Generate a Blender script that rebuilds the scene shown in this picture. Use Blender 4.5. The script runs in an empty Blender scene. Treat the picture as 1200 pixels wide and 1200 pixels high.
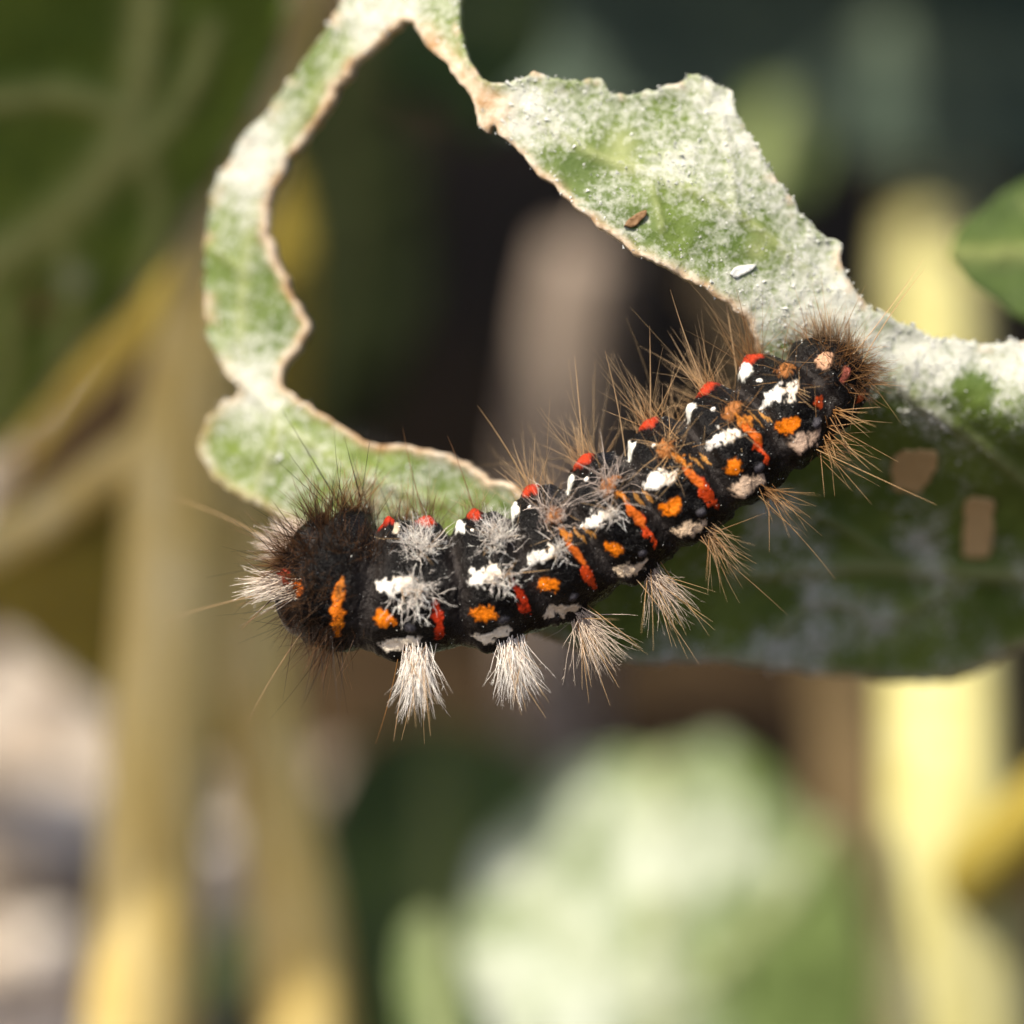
import bpy, math, random
import numpy as np
from mathutils import Vector, Matrix
from mathutils.geometry import delaunay_2d_cdt

# ------------------------------------------------------------------ camera, sky, sun
# all lengths below are millimetres in a frame whose x runs right, y up the picture and z towards the lens;
# build() turns them into metres in the world
D, W = 300.0, 50.0                   # subject distance and width of the field in focus
K = W / 1200.0                       # mm per photo pixel at the subject
TAU = math.radians(22.0)             # the camera looks down by this much
H = 60.0                             # height of the caterpillar above the soil
CT, ST = math.cos(TAU), math.sin(TAU)
FOCUS_Z = 1.3
APERTURE = 17.0                      # mm

sc = bpy.context.scene
col = sc.collection

def world(P):
    P = np.asarray(P, float)
    x, y, z = P[..., 0], P[..., 1], P[..., 2]
    return np.stack([x, y * ST - z * CT, H + y * CT + z * ST], -1) * 0.001

cam_data = bpy.data.cameras.new('camera')
cam = bpy.data.objects.new('camera', cam_data)
col.objects.link(cam)
cam.location = Vector(world([0, 0, D]))
cam.rotation_euler = (math.pi / 2 - TAU, 0, 0)
cam_data.sensor_fit = 'HORIZONTAL'
cam_data.sensor_width = 24.0
cam_data.lens = 24.0 * D / W
cam_data.clip_start = 0.01
cam_data.clip_end = 2000
cam_data.dof.use_dof = True
cam_data.dof.focus_distance = (D - FOCUS_Z) * 0.001
cam_data.dof.aperture_fstop = cam_data.lens / APERTURE
cam_data.dof.aperture_blades = 0
sc.camera = cam

SUN = np.array([-0.34, 0.70, 0.63]); SUN /= np.linalg.norm(SUN)      # towards the sun, picture frame
sw = world(SUN * 1000) - world([0, 0, 0]); sw /= np.linalg.norm(sw)

wd = bpy.data.worlds.new('World'); sc.world = wd; wd.use_nodes = True
nt = wd.node_tree; nt.nodes.clear()
sky = nt.nodes.new('ShaderNodeTexSky'); sky.sky_type = 'NISHITA'; sky.sun_disc = False
sky.air_density = 0.6; sky.dust_density = 4.0; sky.ozone_density = 0.4; sky.sun_elevation = math.asin(sw[2]); sky.sun_rotation = math.atan2(sw[0], sw[1])
bg = nt.nodes.new('ShaderNodeBackground'); bg.inputs['Strength'].default_value = 0.14
wo = nt.nodes.new('ShaderNodeOutputWorld')
nt.links.new(sky.outputs[0], bg.inputs[0]); nt.links.new(bg.outputs[0], wo.inputs[0])

sd = bpy.data.lights.new('sun', 'SUN'); sd.energy = 4.6; sd.angle = math.radians(0.5); sd.color = (1.0, 0.90, 0.74)
so = bpy.data.objects.new('sun', sd); col.objects.link(so)
so.rotation_euler = Vector(sw).to_track_quat('Z', 'Y').to_euler()

sc.view_settings.view_transform = 'Standard'; sc.view_settings.look = 'None'
sc.view_settings.exposure = 0.52; sc.view_settings.gamma = 1
sc.cycles.use_denoising = True
sc.cycles.max_bounces = 10; sc.cycles.diffuse_bounces = 6; sc.cycles.transparent_max_bounces = 8
sc.cycles.sample_clamp_indirect = 6

rng = np.random.default_rng(7)
random.seed(7)

# ------------------------------------------------------------------ helpers
def px(x, y, z):
    """photo pixel at depth z -> picture-frame millimetres"""
    x, y, z = np.broadcast_arrays(np.asarray(x, float), np.asarray(y, float), np.asarray(z, float))
    s = (D - z) / D
    return np.stack([(x - 600) * K * s, (600 - y) * K * s, z], -1)

def _hash(ix, iy, seed):
    h = (ix.astype(np.int64) * 374761393 + iy.astype(np.int64) * 668265263 + seed * 1442695041) & 0x7fffffff
    h = ((h ^ (h >> 13)) * 1274126177) & 0x7fffffff
    return ((h ^ (h >> 16)) & 0xffff) / 65535.0

def vnoise(x, y, seed=0):
    x = np.asarray(x, float); y = np.asarray(y, float)
    ix, iy = np.floor(x), np.floor(y)
    fx, fy = x - ix, y - iy
    fx = fx * fx * (3 - 2 * fx); fy = fy * fy * (3 - 2 * fy)
    a, b = _hash(ix, iy, seed), _hash(ix + 1, iy, seed)
    c, d = _hash(ix, iy + 1, seed), _hash(ix + 1, iy + 1, seed)
    return (a * (1 - fx) + b * fx) * (1 - fy) + (c * (1 - fx) + d * fx) * fy

def fbm(x, y, seed=0, octaves=4):
    t, a, s = 0, 0.5, 0
    for o in range(octaves):
        t = t + a * vnoise(x * 2 ** o + 17.3 * o, y * 2 ** o - 9.1 * o, seed + o); s += a; a *= 0.5
    return t / s

def sstep(a, b, x):
    t = np.clip((x - a) / (b - a), 0, 1)
    return t * t * (3 - 2 * t)

def spline(pts, n):
    """Catmull-Rom through rows of pts, n samples evenly by length"""
    P = np.asarray(pts, float)
    Q = np.vstack([2 * P[0] - P[1], P, 2 * P[-1] - P[-2]])
    out = []
    for i in range(len(P) - 1):
        t = np.linspace(0, 1, 24, endpoint=False)[:, None]
        p0, p1, p2, p3 = Q[i], Q[i + 1], Q[i + 2], Q[i + 3]
        out.append(0.5 * (2 * p1 + (p2 - p0) * t + (2 * p0 - 5 * p1 + 4 * p2 - p3) * t ** 2 + (3 * p1 - p0 - 3 * p2 + p3) * t ** 3))
    out = np.vstack(out + [P[-1:]])
    L = np.concatenate([[0], np.cumsum(np.linalg.norm(np.diff(out[:, :min(3, out.shape[1])], axis=0), axis=1))])
    s = np.linspace(0, L[-1], n)
    return np.stack([np.interp(s, L, out[:, k]) for k in range(out.shape[1])], 1)

def tag(o, label=None, category=None, group=None, kind=None):
    for k, v in (('label', label), ('category', category), ('group', group), ('kind', kind)):
        if v: o[k] = v
    return o

def thing(name, base, label, category, group=None):
    o = bpy.data.objects.new(name, None)
    o.empty_display_size = 0.002
    col.objects.link(o); o.location = Vector(world(base))
    o['_b'] = 0; del o['_b']
    return tag(o, label, category, group)

def build(name, V, F, mat, parent=None, colors=None, smooth=True, label=None, kind=None, origin=None):
    """V picture-frame mm, F a list or array of faces; one mesh object in metres, relative to its parent"""
    Wv = world(V)
    # origin of the whole chain in world space
    base = np.zeros(3)
    p = parent
    while p is not None:
        base = base + np.array(p.location); p = p.parent
    own = np.zeros(3)
    if parent is None:
        own = np.array([(Wv[:, 0].min() + Wv[:, 0].max()) / 2, (Wv[:, 1].min() + Wv[:, 1].max()) / 2, Wv[:, 2].min()])
        if origin is not None: own = np.array(origin)
    Wv = (Wv - base - own).astype(np.float32)
    me = bpy.data.meshes.new(name)
    groups = F if isinstance(F, (tuple,)) else (F,)
    nl = sum(np.asarray(f).size for f in groups if len(f)); nf = sum(len(f) for f in groups)
    me.vertices.add(len(Wv)); me.vertices.foreach_set('co', Wv.ravel())
    me.loops.add(nl); me.polygons.add(nf)
    me.loops.foreach_set('vertex_index', np.concatenate([np.asarray(f, np.int32).ravel() for f in groups if len(f)]))
    starts, tot = [], 0
    for f in groups:
        if not len(f): continue
        k = np.asarray(f).shape[1]
        starts.append(tot + np.arange(len(f)) * k); tot += len(f) * k
    me.polygons.foreach_set('loop_start', np.concatenate(starts).astype(np.int32))
    me.update(calc_edges=True)
    me.polygons.foreach_set('use_smooth', np.full(nf, smooth))
    if colors is not None:
        c = np.ones((len(Wv), 4), np.float32); c[:, :3] = colors
        at = me.color_attributes.new('Col', 'FLOAT_COLOR', 'POINT')
        at.data.foreach_set('color', c.ravel())
    me.materials.append(mat)
    me.validate()
    o = bpy.data.objects.new(name, me); col.objects.link(o)
    o.location = Vector(own)
    if parent is not None: o.parent = parent
    if label: o['label'] = label
    if kind: o['kind'] = kind
    return o

def sweep(path, rad, n=20, grooves=0, gdepth=0.0, seed=0, cap=True):
    """tube along path (m,3) with radii (m,): V, (quads, tris), per-vertex (t, angle)"""
    path = np.asarray(path, float); rad = np.asarray(rad, float); m = len(path)
    T = np.gradient(path, axis=0); T /= np.linalg.norm(T, axis=1)[:, None] + 1e-9
    ref = np.array([0.0, 0.0, 1.0]) if abs(T[0][2]) < 0.8 else np.array([1.0, 0, 0])
    A = np.cross(T, ref); A /= np.linalg.norm(A, axis=1)[:, None] + 1e-9
    B = np.cross(A, T)
    th = np.linspace(0, 2 * math.pi, n, endpoint=False)
    g = 1 + (gdepth * np.cos(grooves * th) if grooves else 0 * th)
    tt = np.linspace(0, 1, m)
    nz = 1 + 0.10 * (fbm(tt[:, None] * 14 + 0 * th, 2.5 + np.cos(th)[None, :] * 1.2 + 0 * tt[:, None], seed + 3) - 0.5)
    r = rad[:, None] * g[None, :] * nz
    V = path[:, None, :] + r[..., None] * (np.cos(th)[None, :, None] * A[:, None, :] + np.sin(th)[None, :, None] * B[:, None, :])
    V = V.reshape(-1, 3)
    i = np.arange(m - 1)[:, None] * n; j = np.arange(n)[None, :]; j2 = (j + 1) % n
    Q = np.stack([i + j, i + n + j, i + n + j2, i + j2], -1).reshape(-1, 4)
    Tr = np.zeros((0, 3), int)
    if cap:
        V = np.vstack([V, path[:1], path[-1:]])
        a, b = m * n, m * n + 1
        jj = np.arange(n); kk = (jj + 1) % n
        Tr = np.vstack([np.stack([np.full(n, a), jj, kk], 1), np.stack([np.full(n, b), (m - 1) * n + kk, (m - 1) * n + jj], 1)])
    return V, (Q, Tr)

def inside(P, poly):
    x, y = P[:, 0], P[:, 1]
    r = np.zeros(len(P), bool)
    a = poly; b = np.roll(poly, -1, 0)
    for (x1, y1), (x2, y2) in zip(a, b):
        c = (y1 > y) != (y2 > y)
        if not c.any(): continue
        r ^= c & (x < (x2 - x1) * (y - y1) / (y2 - y1 + 1e-12) + x1)
    return r

def seg_dist(P, line, closed=False, radii=None):
    L = np.asarray(line, float)
    a = L if closed else L[:-1]; b = np.roll(L, -1, 0) if closed else L[1:]
    best = np.full(len(P), 1e9)
    for k in range(len(a)):
        d = b[k] - a[k]; l2 = (d * d).sum() + 1e-12
        t = np.clip(((P - a[k]) @ d) / l2, 0, 1)
        q = P - a[k] - t[:, None] * d
        best = np.minimum(best, np.hypot(q[:, 0], q[:, 1]))
    return best

def resample(poly, step, jag, seed, freq=1.0):
    """closed polygon -> smooth, evenly stepped, ragged outline"""
    P = np.asarray(poly, float)
    Q = spline(np.vstack([P, P[:1]]), max(12, int(np.linalg.norm(np.diff(np.vstack([P, P[:1]]), axis=0), axis=1).sum() / step)))[:-1]
    T = np.roll(Q, -1, 0) - np.roll(Q, 1, 0); T /= np.linalg.norm(T, axis=1)[:, None] + 1e-9
    N = np.stack([T[:, 1], -T[:, 0]], 1)
    s = np.arange(len(Q)) * step
    n = (fbm(s * 0.03 * freq, 0 * s, seed, 5) - 0.5) * 2
    return Q + N * (n * jag)[:, None]

def tps(ctrl):
    C = np.asarray(ctrl, float); X = C[:, :2] / 300.0; n = len(C)
    def U(r2): return 0.5 * r2 * np.log(r2 + 1e-9)
    d2 = ((X[:, None] - X[None]) ** 2).sum(-1)
    A = np.zeros((n + 3, n + 3)); A[:n, :n] = U(d2) + np.eye(n) * 1e-3
    A[:n, n] = 1; A[:n, n + 1:] = X; A[n, :n] = 1; A[n + 1:, :n] = X.T
    w = np.linalg.solve(A, np.concatenate([C[:, 2], np.zeros(3)]))
    def f(P):
        Q = np.asarray(P, float)[:, :2] / 300.0
        return U(((Q[:, None] - X[None]) ** 2).sum(-1)) @ w[:n] + w[n] + Q @ w[n + 1:]
    return f

def leaf_sheet(outer, holes, spacing, mapping, thick, veins=(), unit=1.0, rough=0.0, seed=0, rim=None, rimw=0.4, mild=None, tilt_extra=None):
    """a leaf blade: outline polygons in 2-D, mapped to 3-D, given thickness, raised veins and rims.
    colours: R = dry rim, G = vein, B = mildew density. unit = mm per 2-D unit"""
    polys = [np.asarray(outer)] + [np.asarray(h) for h in holes]
    lo, hi = polys[0].min(0), polys[0].max(0)
    gx, gy = np.meshgrid(np.arange(lo[0], hi[0], spacing), np.arange(lo[1], hi[1], spacing))
    G = np.stack([gx.ravel(), gy.ravel()], 1)
    G[:, 0] += (np.floor((G[:, 1] - lo[1]) / spacing + .5) % 2) * spacing * 0.5
    G += np.random.default_rng(seed).uniform(-.22, .22, G.shape) * spacing
    ins = inside(G, polys[0])
    for h in polys[1:]: ins &= ~inside(G, h)
    G = G[ins]
    db = np.full(len(G), 1e9)
    for p in polys: db = np.minimum(db, seg_dist(G, p, True))
    G = G[db > spacing * 0.55]
    pts = np.vstack(polys + [G]); edges = []; o = 0
    for p in polys:
        edges += [(o + i, o + (i + 1) % len(p)) for i in range(len(p))]; o += len(p)
    v2, _, f2, *_ = delaunay_2d_cdt([Vector(p) for p in pts], edges, [], 0, 1e-6)
    P = np.array([(v[0], v[1]) for v in v2]); F = np.array([f for f in f2 if len(f) == 3])
    c = P[F].mean(1)
    ok = inside(c, polys[0])
    for h in polys[1:]: ok &= ~inside(c, h)
    F = F[ok]
    used = np.unique(F); remap = -np.ones(len(P), int); remap[used] = np.arange(len(used))
    P = P[used]; F = remap[F]
    S = mapping(P)
    if np.cross(S[F[:, 1]] - S[F[:, 0]], S[F[:, 2]] - S[F[:, 0]])[:, 2].mean() < 0: F = F[:, ::-1]
    def normals(S):
        n = np.cross(S[F[:, 1]] - S[F[:, 0]], S[F[:, 2]] - S[F[:, 0]])
        N = np.zeros_like(S)
        for k in range(3): np.add.at(N, F[:, k], n)
        return N / (np.linalg.norm(N, axis=1)[:, None] + 1e-12)
    N = normals(S)
    db = np.full(len(P), 1e9)
    for p in (rim if rim is not None else polys): db = np.minimum(db, seg_dist(P, p, True))
    db *= unit
    vm = np.zeros(len(P))
    for line, w in veins:
        d = seg_dist(P, line) * unit
        vm = np.maximum(vm, np.exp(-(d / w) ** 2) * min(1.0, 0.4 + w))
    rmask = np.exp(-(db / rimw) ** 2) if rimw else np.zeros(len(P))
    q = P * unit
    bump = rough * (fbm(q[:, 0] * 0.9, q[:, 1] * 0.9, seed + 5, 5) - 0.5) - vm * thick * 0.0
    S = S + N * (bump)[:, None]
    t_up = thick * (0.5 + 0.5 * rmask + 0.9 * vm + 0.25 * fbm(q[:, 0] * 3, q[:, 1] * 3, seed + 9))
    t_dn = thick * (0.5 + 0.3 * rmask + 0.6 * vm)
    n = len(S)
    V = np.vstack([S + N * t_up[:, None], S - N * t_dn[:, None]])
    E = np.vstack([F[:, [0, 1]], F[:, [1, 2]], F[:, [2, 0]]])
    key = set(map(tuple, E.tolist()))
    B = np.array([e for e in E.tolist() if (e[1], e[0]) not in key])
    quads = np.stack([B[:, 1], B[:, 0], B[:, 0] + n, B[:, 1] + n], 1)
    m = mild(P) if mild is not None else np.zeros(n)
    C = np.stack([rmask, vm, m], 1)
    return V, (np.vstack([F, F[:, ::-1] + n]), quads), np.vstack([C, C]), (P, S, N, t_up, C)

# ------------------------------------------------------------------ materials
def new_mat(name):
    m = bpy.data.materials.new(name); m.use_nodes = True
    m.node_tree.nodes.clear()
    return m, m.node_tree.nodes, m.node_tree.links

def rgba(c): return (c[0], c[1], c[2], 1)

def noise_node(N, L, vec, scale, detail=4, rough=0.6):
    n = N.new('ShaderNodeTexNoise'); n.inputs['Scale'].default_value = scale
    n.inputs['Detail'].default_value = detail; n.inputs['Roughness'].default_value = rough
    L.new(vec, n.inputs['Vector']); return n.outputs['Fac']

def ramp(N, L, fac, stops):
    r = N.new('ShaderNodeValToRGB'); e = r.color_ramp.elements
    e[0].position, e[0].color = stops[0][0], rgba(stops[0][1]); e[1].position, e[1].color = stops[-1][0], rgba(stops[-1][1])
    for p, c in stops[1:-1]:
        k = e.new(p); k.color = rgba(c)
    L.new(fac, r.inputs[0]); return r.outputs['Color']

def mixc(N, L, fac, a, b):
    m = N.new('ShaderNodeMix'); m.data_type = 'RGBA'
    for s, v in ((m.inputs[0], fac), (m.inputs[6], a), (m.inputs[7], b)):
        if hasattr(v, 'is_linked'): L.new(v, s)
        elif isinstance(v, (int, float)): s.default_value = v
        else: s.default_value = rgba(v)
    return m.outputs[2]

def mathn(N, L, op, a, b=0.0, clamp=False):
    m = N.new('ShaderNodeMath'); m.operation = op; m.use_clamp = clamp
    for s, v in zip(m.inputs, (a, b)):
        if hasattr(v, 'is_linked'): L.new(v, s)
        else: s.default_value = v
    return m.outputs[0]

def coords(N):
    return N.new('ShaderNodeTexCoord').outputs['Object']

def finish(N, L, color, rough=0.6, spec=0.4, bump=None, bump_mm=0.05, trans=0.0, trans_color=None, coat=0.0):
    b = N.new('ShaderNodeBsdfPrincipled'); out = N.new('ShaderNodeOutputMaterial')
    if hasattr(color, 'is_linked'): L.new(color, b.inputs['Base Color'])
    else: b.inputs['Base Color'].default_value = rgba(color)
    if hasattr(rough, 'is_linked'): L.new(rough, b.inputs['Roughness'])
    else: b.inputs['Roughness'].default_value = rough
    b.inputs['Specular IOR Level'].default_value = spec
    b.inputs['Coat Weight'].default_value = coat
    nrm = None
    if bump is not None:
        bp = N.new('ShaderNodeBump'); bp.inputs['Distance'].default_value = bump_mm * 0.001
        bp.inputs['Strength'].default_value = 1.0
        L.new(bump, bp.inputs['Height']); nrm = bp.outputs[0]; L.new(nrm, b.inputs['Normal'])
    if trans > 0:
        t = N.new('ShaderNodeBsdfTranslucent')
        tc = trans_color if trans_color is not None else color
        if hasattr(tc, 'is_linked'): L.new(tc, t.inputs['Color'])
        else: t.inputs['Color'].default_value = rgba(tc)
        mx = N.new('ShaderNodeMixShader'); mx.inputs[0].default_value = trans
        L.new(b.outputs[0], mx.inputs[1]); L.new(t.outputs[0], mx.inputs[2]); L.new(mx.outputs[0], out.inputs[0])
    else:
        L.new(b.outputs[0], out.inputs[0])

def leaf_material(name, dark, light, vein, white=(0.66, 0.67, 0.60), rimc=(0.40, 0.24, 0.11), rimc2=(0.78, 0.68, 0.53),
                  fine=True, trans=0.28, transc=(0.22, 0.30, 0.03), rough=0.55):
    m, N, L = new_mat(name)
    co = coords(N)
    at = N.new('ShaderNodeVertexColor'); at.layer_name = 'Col'
    sp = N.new('ShaderNodeSeparateColor'); L.new(at.outputs[0], sp.inputs[0])
    big = noise_node(N, L, co, 220, 3); mid = noise_node(N, L, co, 900, 5, 0.65)
    c = ramp(N, L, big, [(0.32, dark), (0.55, [(a + b) / 2 for a, b in zip(dark, light)]), (0.72, light)])
    c = mixc(N, L, mathn(N, L, 'MULTIPLY', sp.outputs[1], 0.85), c, vein)
    # mildew: a fine broken white bloom, its density carried by the blade
    f1 = noise_node(N, L, co, 2600, 5, 0.72); f2 = noise_node(N, L, co, 480, 4, 0.6)
    k = mathn(N, L, 'ADD', mathn(N, L, 'MULTIPLY', f1, 1.15), mathn(N, L, 'MULTIPLY', mid, 0.35))
    k = mathn(N, L, 'SUBTRACT', mathn(N, L, 'ADD', k, sp.outputs[2]), 1.12)
    k = mathn(N, L, 'MULTIPLY', k, 2.6, True)
    c = mixc(N, L, mathn(N, L, 'MULTIPLY', k, 0.88), c, white)
    rimcol = ramp(N, L, mid, [(0.35, rimc), (0.65, rimc2)])
    c = mixc(N, L, mathn(N, L, 'MULTIPLY', sp.outputs[0], 1.25, True), c, rimcol)
    h = mathn(N, L, 'ADD', mathn(N, L, 'MULTIPLY', mid, 0.7), mathn(N, L, 'MULTIPLY', f1, 0.5))
    finish(N, L, c, rough, 0.35, h, 0.16 if fine else 0.3, trans, mixc(N, L, k, transc, (0.32, 0.36, 0.16)))
    return m

M = {}
M['host'] = leaf_material('gnawed leaf', (0.075, 0.125, 0.020), (0.19, 0.26, 0.05), (0.34, 0.38, 0.16), trans=0.22, transc=(0.20, 0.26, 0.03))
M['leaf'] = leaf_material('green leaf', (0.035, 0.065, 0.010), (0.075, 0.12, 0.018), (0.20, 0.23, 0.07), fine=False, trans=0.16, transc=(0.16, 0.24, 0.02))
M['pale_leaf'] = leaf_material('pale leaf', (0.095, 0.145, 0.035), (0.19, 0.26, 0.08), (0.38, 0.42, 0.2), white=(0.66, 0.72, 0.60), fine=False, trans=0.2)
M['veined_leaf'] = leaf_material('veined leaf', (0.085, 0.145, 0.012), (0.18, 0.25, 0.028), (0.50, 0.52, 0.18), fine=False, trans=0.2, transc=(0.24, 0.30, 0.02))
M['olive_leaf'] = leaf_material('yellowing leaf', (0.24, 0.17, 0.016), (0.42, 0.33, 0.04), (0.50, 0.42, 0.12), fine=False, trans=0.25, transc=(0.45, 0.34, 0.03))
M['shade_dark_leaf'] = leaf_material('shade dark leaf', (0.016, 0.026, 0.004), (0.03, 0.045, 0.008), (0.06, 0.07, 0.02), fine=False, trans=0.05, transc=(0.05, 0.07, 0.005))  # leaf colour kept near black to stand for deep shade
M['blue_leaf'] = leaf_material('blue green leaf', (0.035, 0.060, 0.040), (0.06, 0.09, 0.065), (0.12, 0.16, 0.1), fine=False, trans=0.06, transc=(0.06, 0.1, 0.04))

def stalk_material(name, a, b, c):
    m, N, L = new_mat(name)
    co = coords(N)
    mp = N.new('ShaderNodeMapping'); mp.inputs['Scale'].default_value = (1, 1, 0.12); L.new(co, mp.inputs[0])
    f = noise_node(N, L, mp.outputs[0], 500, 5, 0.6)
    g = noise_node(N, L, co, 60, 3)
    cc = ramp(N, L, f, [(0.3, a), (0.5, b), (0.7, c)])
    cc = mixc(N, L, mathn(N, L, 'MULTIPLY', g, 0.6), cc, a)
    finish(N, L, cc, 0.5, 0.35, f, 0.25, 0.10, b)
    return m
M['stalk'] = stalk_material('yellow stalk', (0.56, 0.39, 0.09), (0.79, 0.63, 0.25), (0.90, 0.80, 0.47))
M['stalk_green'] = stalk_material('yellow green stalk', (0.44, 0.39, 0.11), (0.59, 0.56, 0.26), (0.68, 0.67, 0.40))
M['stalk_brown'] = stalk_material('brown stalk', (0.20, 0.10, 0.02), (0.32, 0.18, 0.04), (0.42, 0.25, 0.07))
M['stalk_shade_umber'] = stalk_material('shade umber stalk', (0.10, 0.055, 0.014), (0.16, 0.09, 0.024), (0.21, 0.125, 0.04))  # brown darkened so the stalk looks shaded where sun reaches it
M['stalk_shade_ochre'] = stalk_material('shade ochre stalk', (0.28, 0.21, 0.03), (0.40, 0.31, 0.05), (0.48, 0.39, 0.09))  # darker ochre, a shadow beside the stalk put into the colour
M['stalk_dull'] = stalk_material('dull brown stalk', (0.16, 0.11, 0.05), (0.25, 0.18, 0.09), (0.33, 0.25, 0.14))
M['stalk_dry'] = stalk_material('dry stalk', (0.27, 0.215, 0.17), (0.37, 0.30, 0.245), (0.45, 0.38, 0.32))

def soil_material():
    m, N, L = new_mat('soil')
    co = coords(N)
    a = noise_node(N, L, co, 90, 6, 0.65); b = noise_node(N, L, co, 700, 4)
    c = ramp(N, L, a, [(0.3, (0.018, 0.010, 0.003)), (0.5, (0.034, 0.020, 0.008)), (0.72, (0.075, 0.048, 0.022))])  # dark soil, with deep shade under the plants put into its tone
    c = mixc(N, L, mathn(N, L, 'MULTIPLY', b, 0.3), c, (0.05, 0.032, 0.014))
    finish(N, L, c, 0.9, 0.15, b, 0.8)
    return m
M['soil'] = soil_material()

def stone_material():
    m, N, L = new_mat('stone')
    co = coords(N)
    at = N.new('ShaderNodeVertexColor'); at.layer_name = 'Col'
    a = noise_node(N, L, co, 400, 5)
    c = mixc(N, L, mathn(N, L, 'MULTIPLY', a, 0.55), at.outputs[0], (0.16, 0.12, 0.09))
    finish(N, L, c, 0.8, 0.25, a, 0.4)
    return m
M['stone'] = stone_material()

def body_material():
    m, N, L = new_mat('caterpillar skin')
    co = coords(N)
    at = N.new('ShaderNodeVertexColor'); at.layer_name = 'Col'
    f = noise_node(N, L, co, 5200, 4, 0.7); g = noise_node(N, L, co, 1500, 4)
    r = mathn(N, L, 'MULTIPLY_ADD', f, 0.30); 
    r.node.inputs[2].default_value = 0.14
    k = mathn(N, L, 'MULTIPLY', mathn(N, L, 'SUBTRACT', f, 0.70), 7.0, True)
    c = mixc(N, L, mathn(N, L, 'MULTIPLY', k, 0.25), at.outputs[0], (0.45, 0.38, 0.32))
    h = mathn(N, L, 'ADD', f, mathn(N, L, 'MULTIPLY', g, 1.2))
    finish(N, L, c, r, 0.15, h, 0.12)
    return m
M['body'] = body_material()

def hair_material(name, trans):
    m, N, L = new_mat(name)
    at = N.new('ShaderNodeVertexColor'); at.layer_name = 'Col'
    finish(N, L, at.outputs[0], 0.34, 0.40, None, 0, trans, at.outputs[0])
    return m
M['hair'] = hair_material('hair', .5)
M['white_hair'] = hair_material('white hair', .15)

def plain(name, c, rough=0.6, bump=0.05, scale=3000, spec=0.4, trans=0.0):
    m, N, L = new_mat(name)
    co = coords(N); f = noise_node(N, L, co, scale, 4)
    cc = mixc(N, L, mathn(N, L, 'MULTIPLY', f, 0.5), c, [x * 0.55 for x in c])
    finish(N, L, cc, rough, spec, f, bump, trans)
    return m
M['dry'] = plain('hole patch', (0.80, 0.58, 0.28), 0.8, 0.05, 2000, 0.2, 0.3)  # tan colour stands in for sunlit background seen through leaf holes
M['frass'] = plain('brown scale', (0.20, 0.11, 0.045), 0.7)
M['powder'] = plain('mildew', (0.78, 0.80, 0.76), 0.9, 0.02, 6000, 0.2, 0.25)
M['headcap'] = plain('head capsule', (0.020, 0.014, 0.011), 0.25, 0.04, 3000, 0.6)
M['claw'] = plain('proleg skin', (0.10, 0.055, 0.035), 0.4, 0.04)

# ------------------------------------------------------------------ the ground
def ground_hit(x, y):
    """picture pixel -> point on the soil"""
    dy = (600 - y) * K / D
    dist = (H + D * ST) / (ST - dy * CT)
    return px(x, y, D - dist)

def from_world(Pw):
    Pw = np.asarray(Pw, float) * 1000
    X, Y, Z = Pw[..., 0], Pw[..., 1], Pw[..., 2] - H
    return np.stack([X, Y * ST + Z * CT, -Y * CT + Z * ST], -1)

def soil_height(x, y):
    """mm, from world mm"""
    return 5.0 * (fbm(x / 45, y / 45, 31, 5) - 0.5) + 1.6 * (fbm(x / 9, y / 9, 37, 3) - 0.5)

u = np.linspace(-1, 1, 221)
ax = np.sign(u) * (np.abs(u) * 320 + (np.exp(np.abs(u) ** 3 * 12.3) - 1) * 1.0)
gx, gy = np.meshgrid(ax, ax + 90)
near = np.exp(-((gx / 900) ** 2 + (gy / 900) ** 2))
gz = soil_height(gx, gy) * near - 1.0
V = from_world(np.stack([gx, gy, gz], -1).reshape(-1, 3) * 0.001)
n = len(u); i = np.arange(n - 1)[:, None] * n + np.arange(n - 1)[None]
Q = np.stack([i, i + 1, i + n + 1, i + n], -1).reshape(-1, 4)
tag(build('ground', V, Q, M['soil'], origin=(0, 0, 0)), 'dark crumbly soil under the plants, darkened further for their deep shade', None, None, 'structure')

def stone_shape(seed, squash=(1, 1, 0.7), rings=7, seg=10):
    r = np.random.default_rng(seed)
    th = np.linspace(0, math.pi, rings); ph = np.linspace(0, 2 * math.pi, seg, endpoint=False)
    P = np.array([[math.sin(t) * math.cos(p), math.sin(t) * math.sin(p), math.cos(t)] for t in th for p in ph])
    o = r.uniform(0, 50, 3)
    k = 1 + 0.5 * (fbm(P[:, 0] * 1.4 + o[0], P[:, 1] * 1.4 + P[:, 2] * 1.1 + o[1], seed, 3) - 0.5)
    P = P * k[:, None] * np.array(squash)
    F = []
    for a in range(rings - 1):
        for b in range(seg):
            F.append((a * seg + b, (a + 1) * seg + b, (a + 1) * seg + (b + 1) % seg, a * seg + (b + 1) % seg))
    return P, np.array(F)

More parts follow.
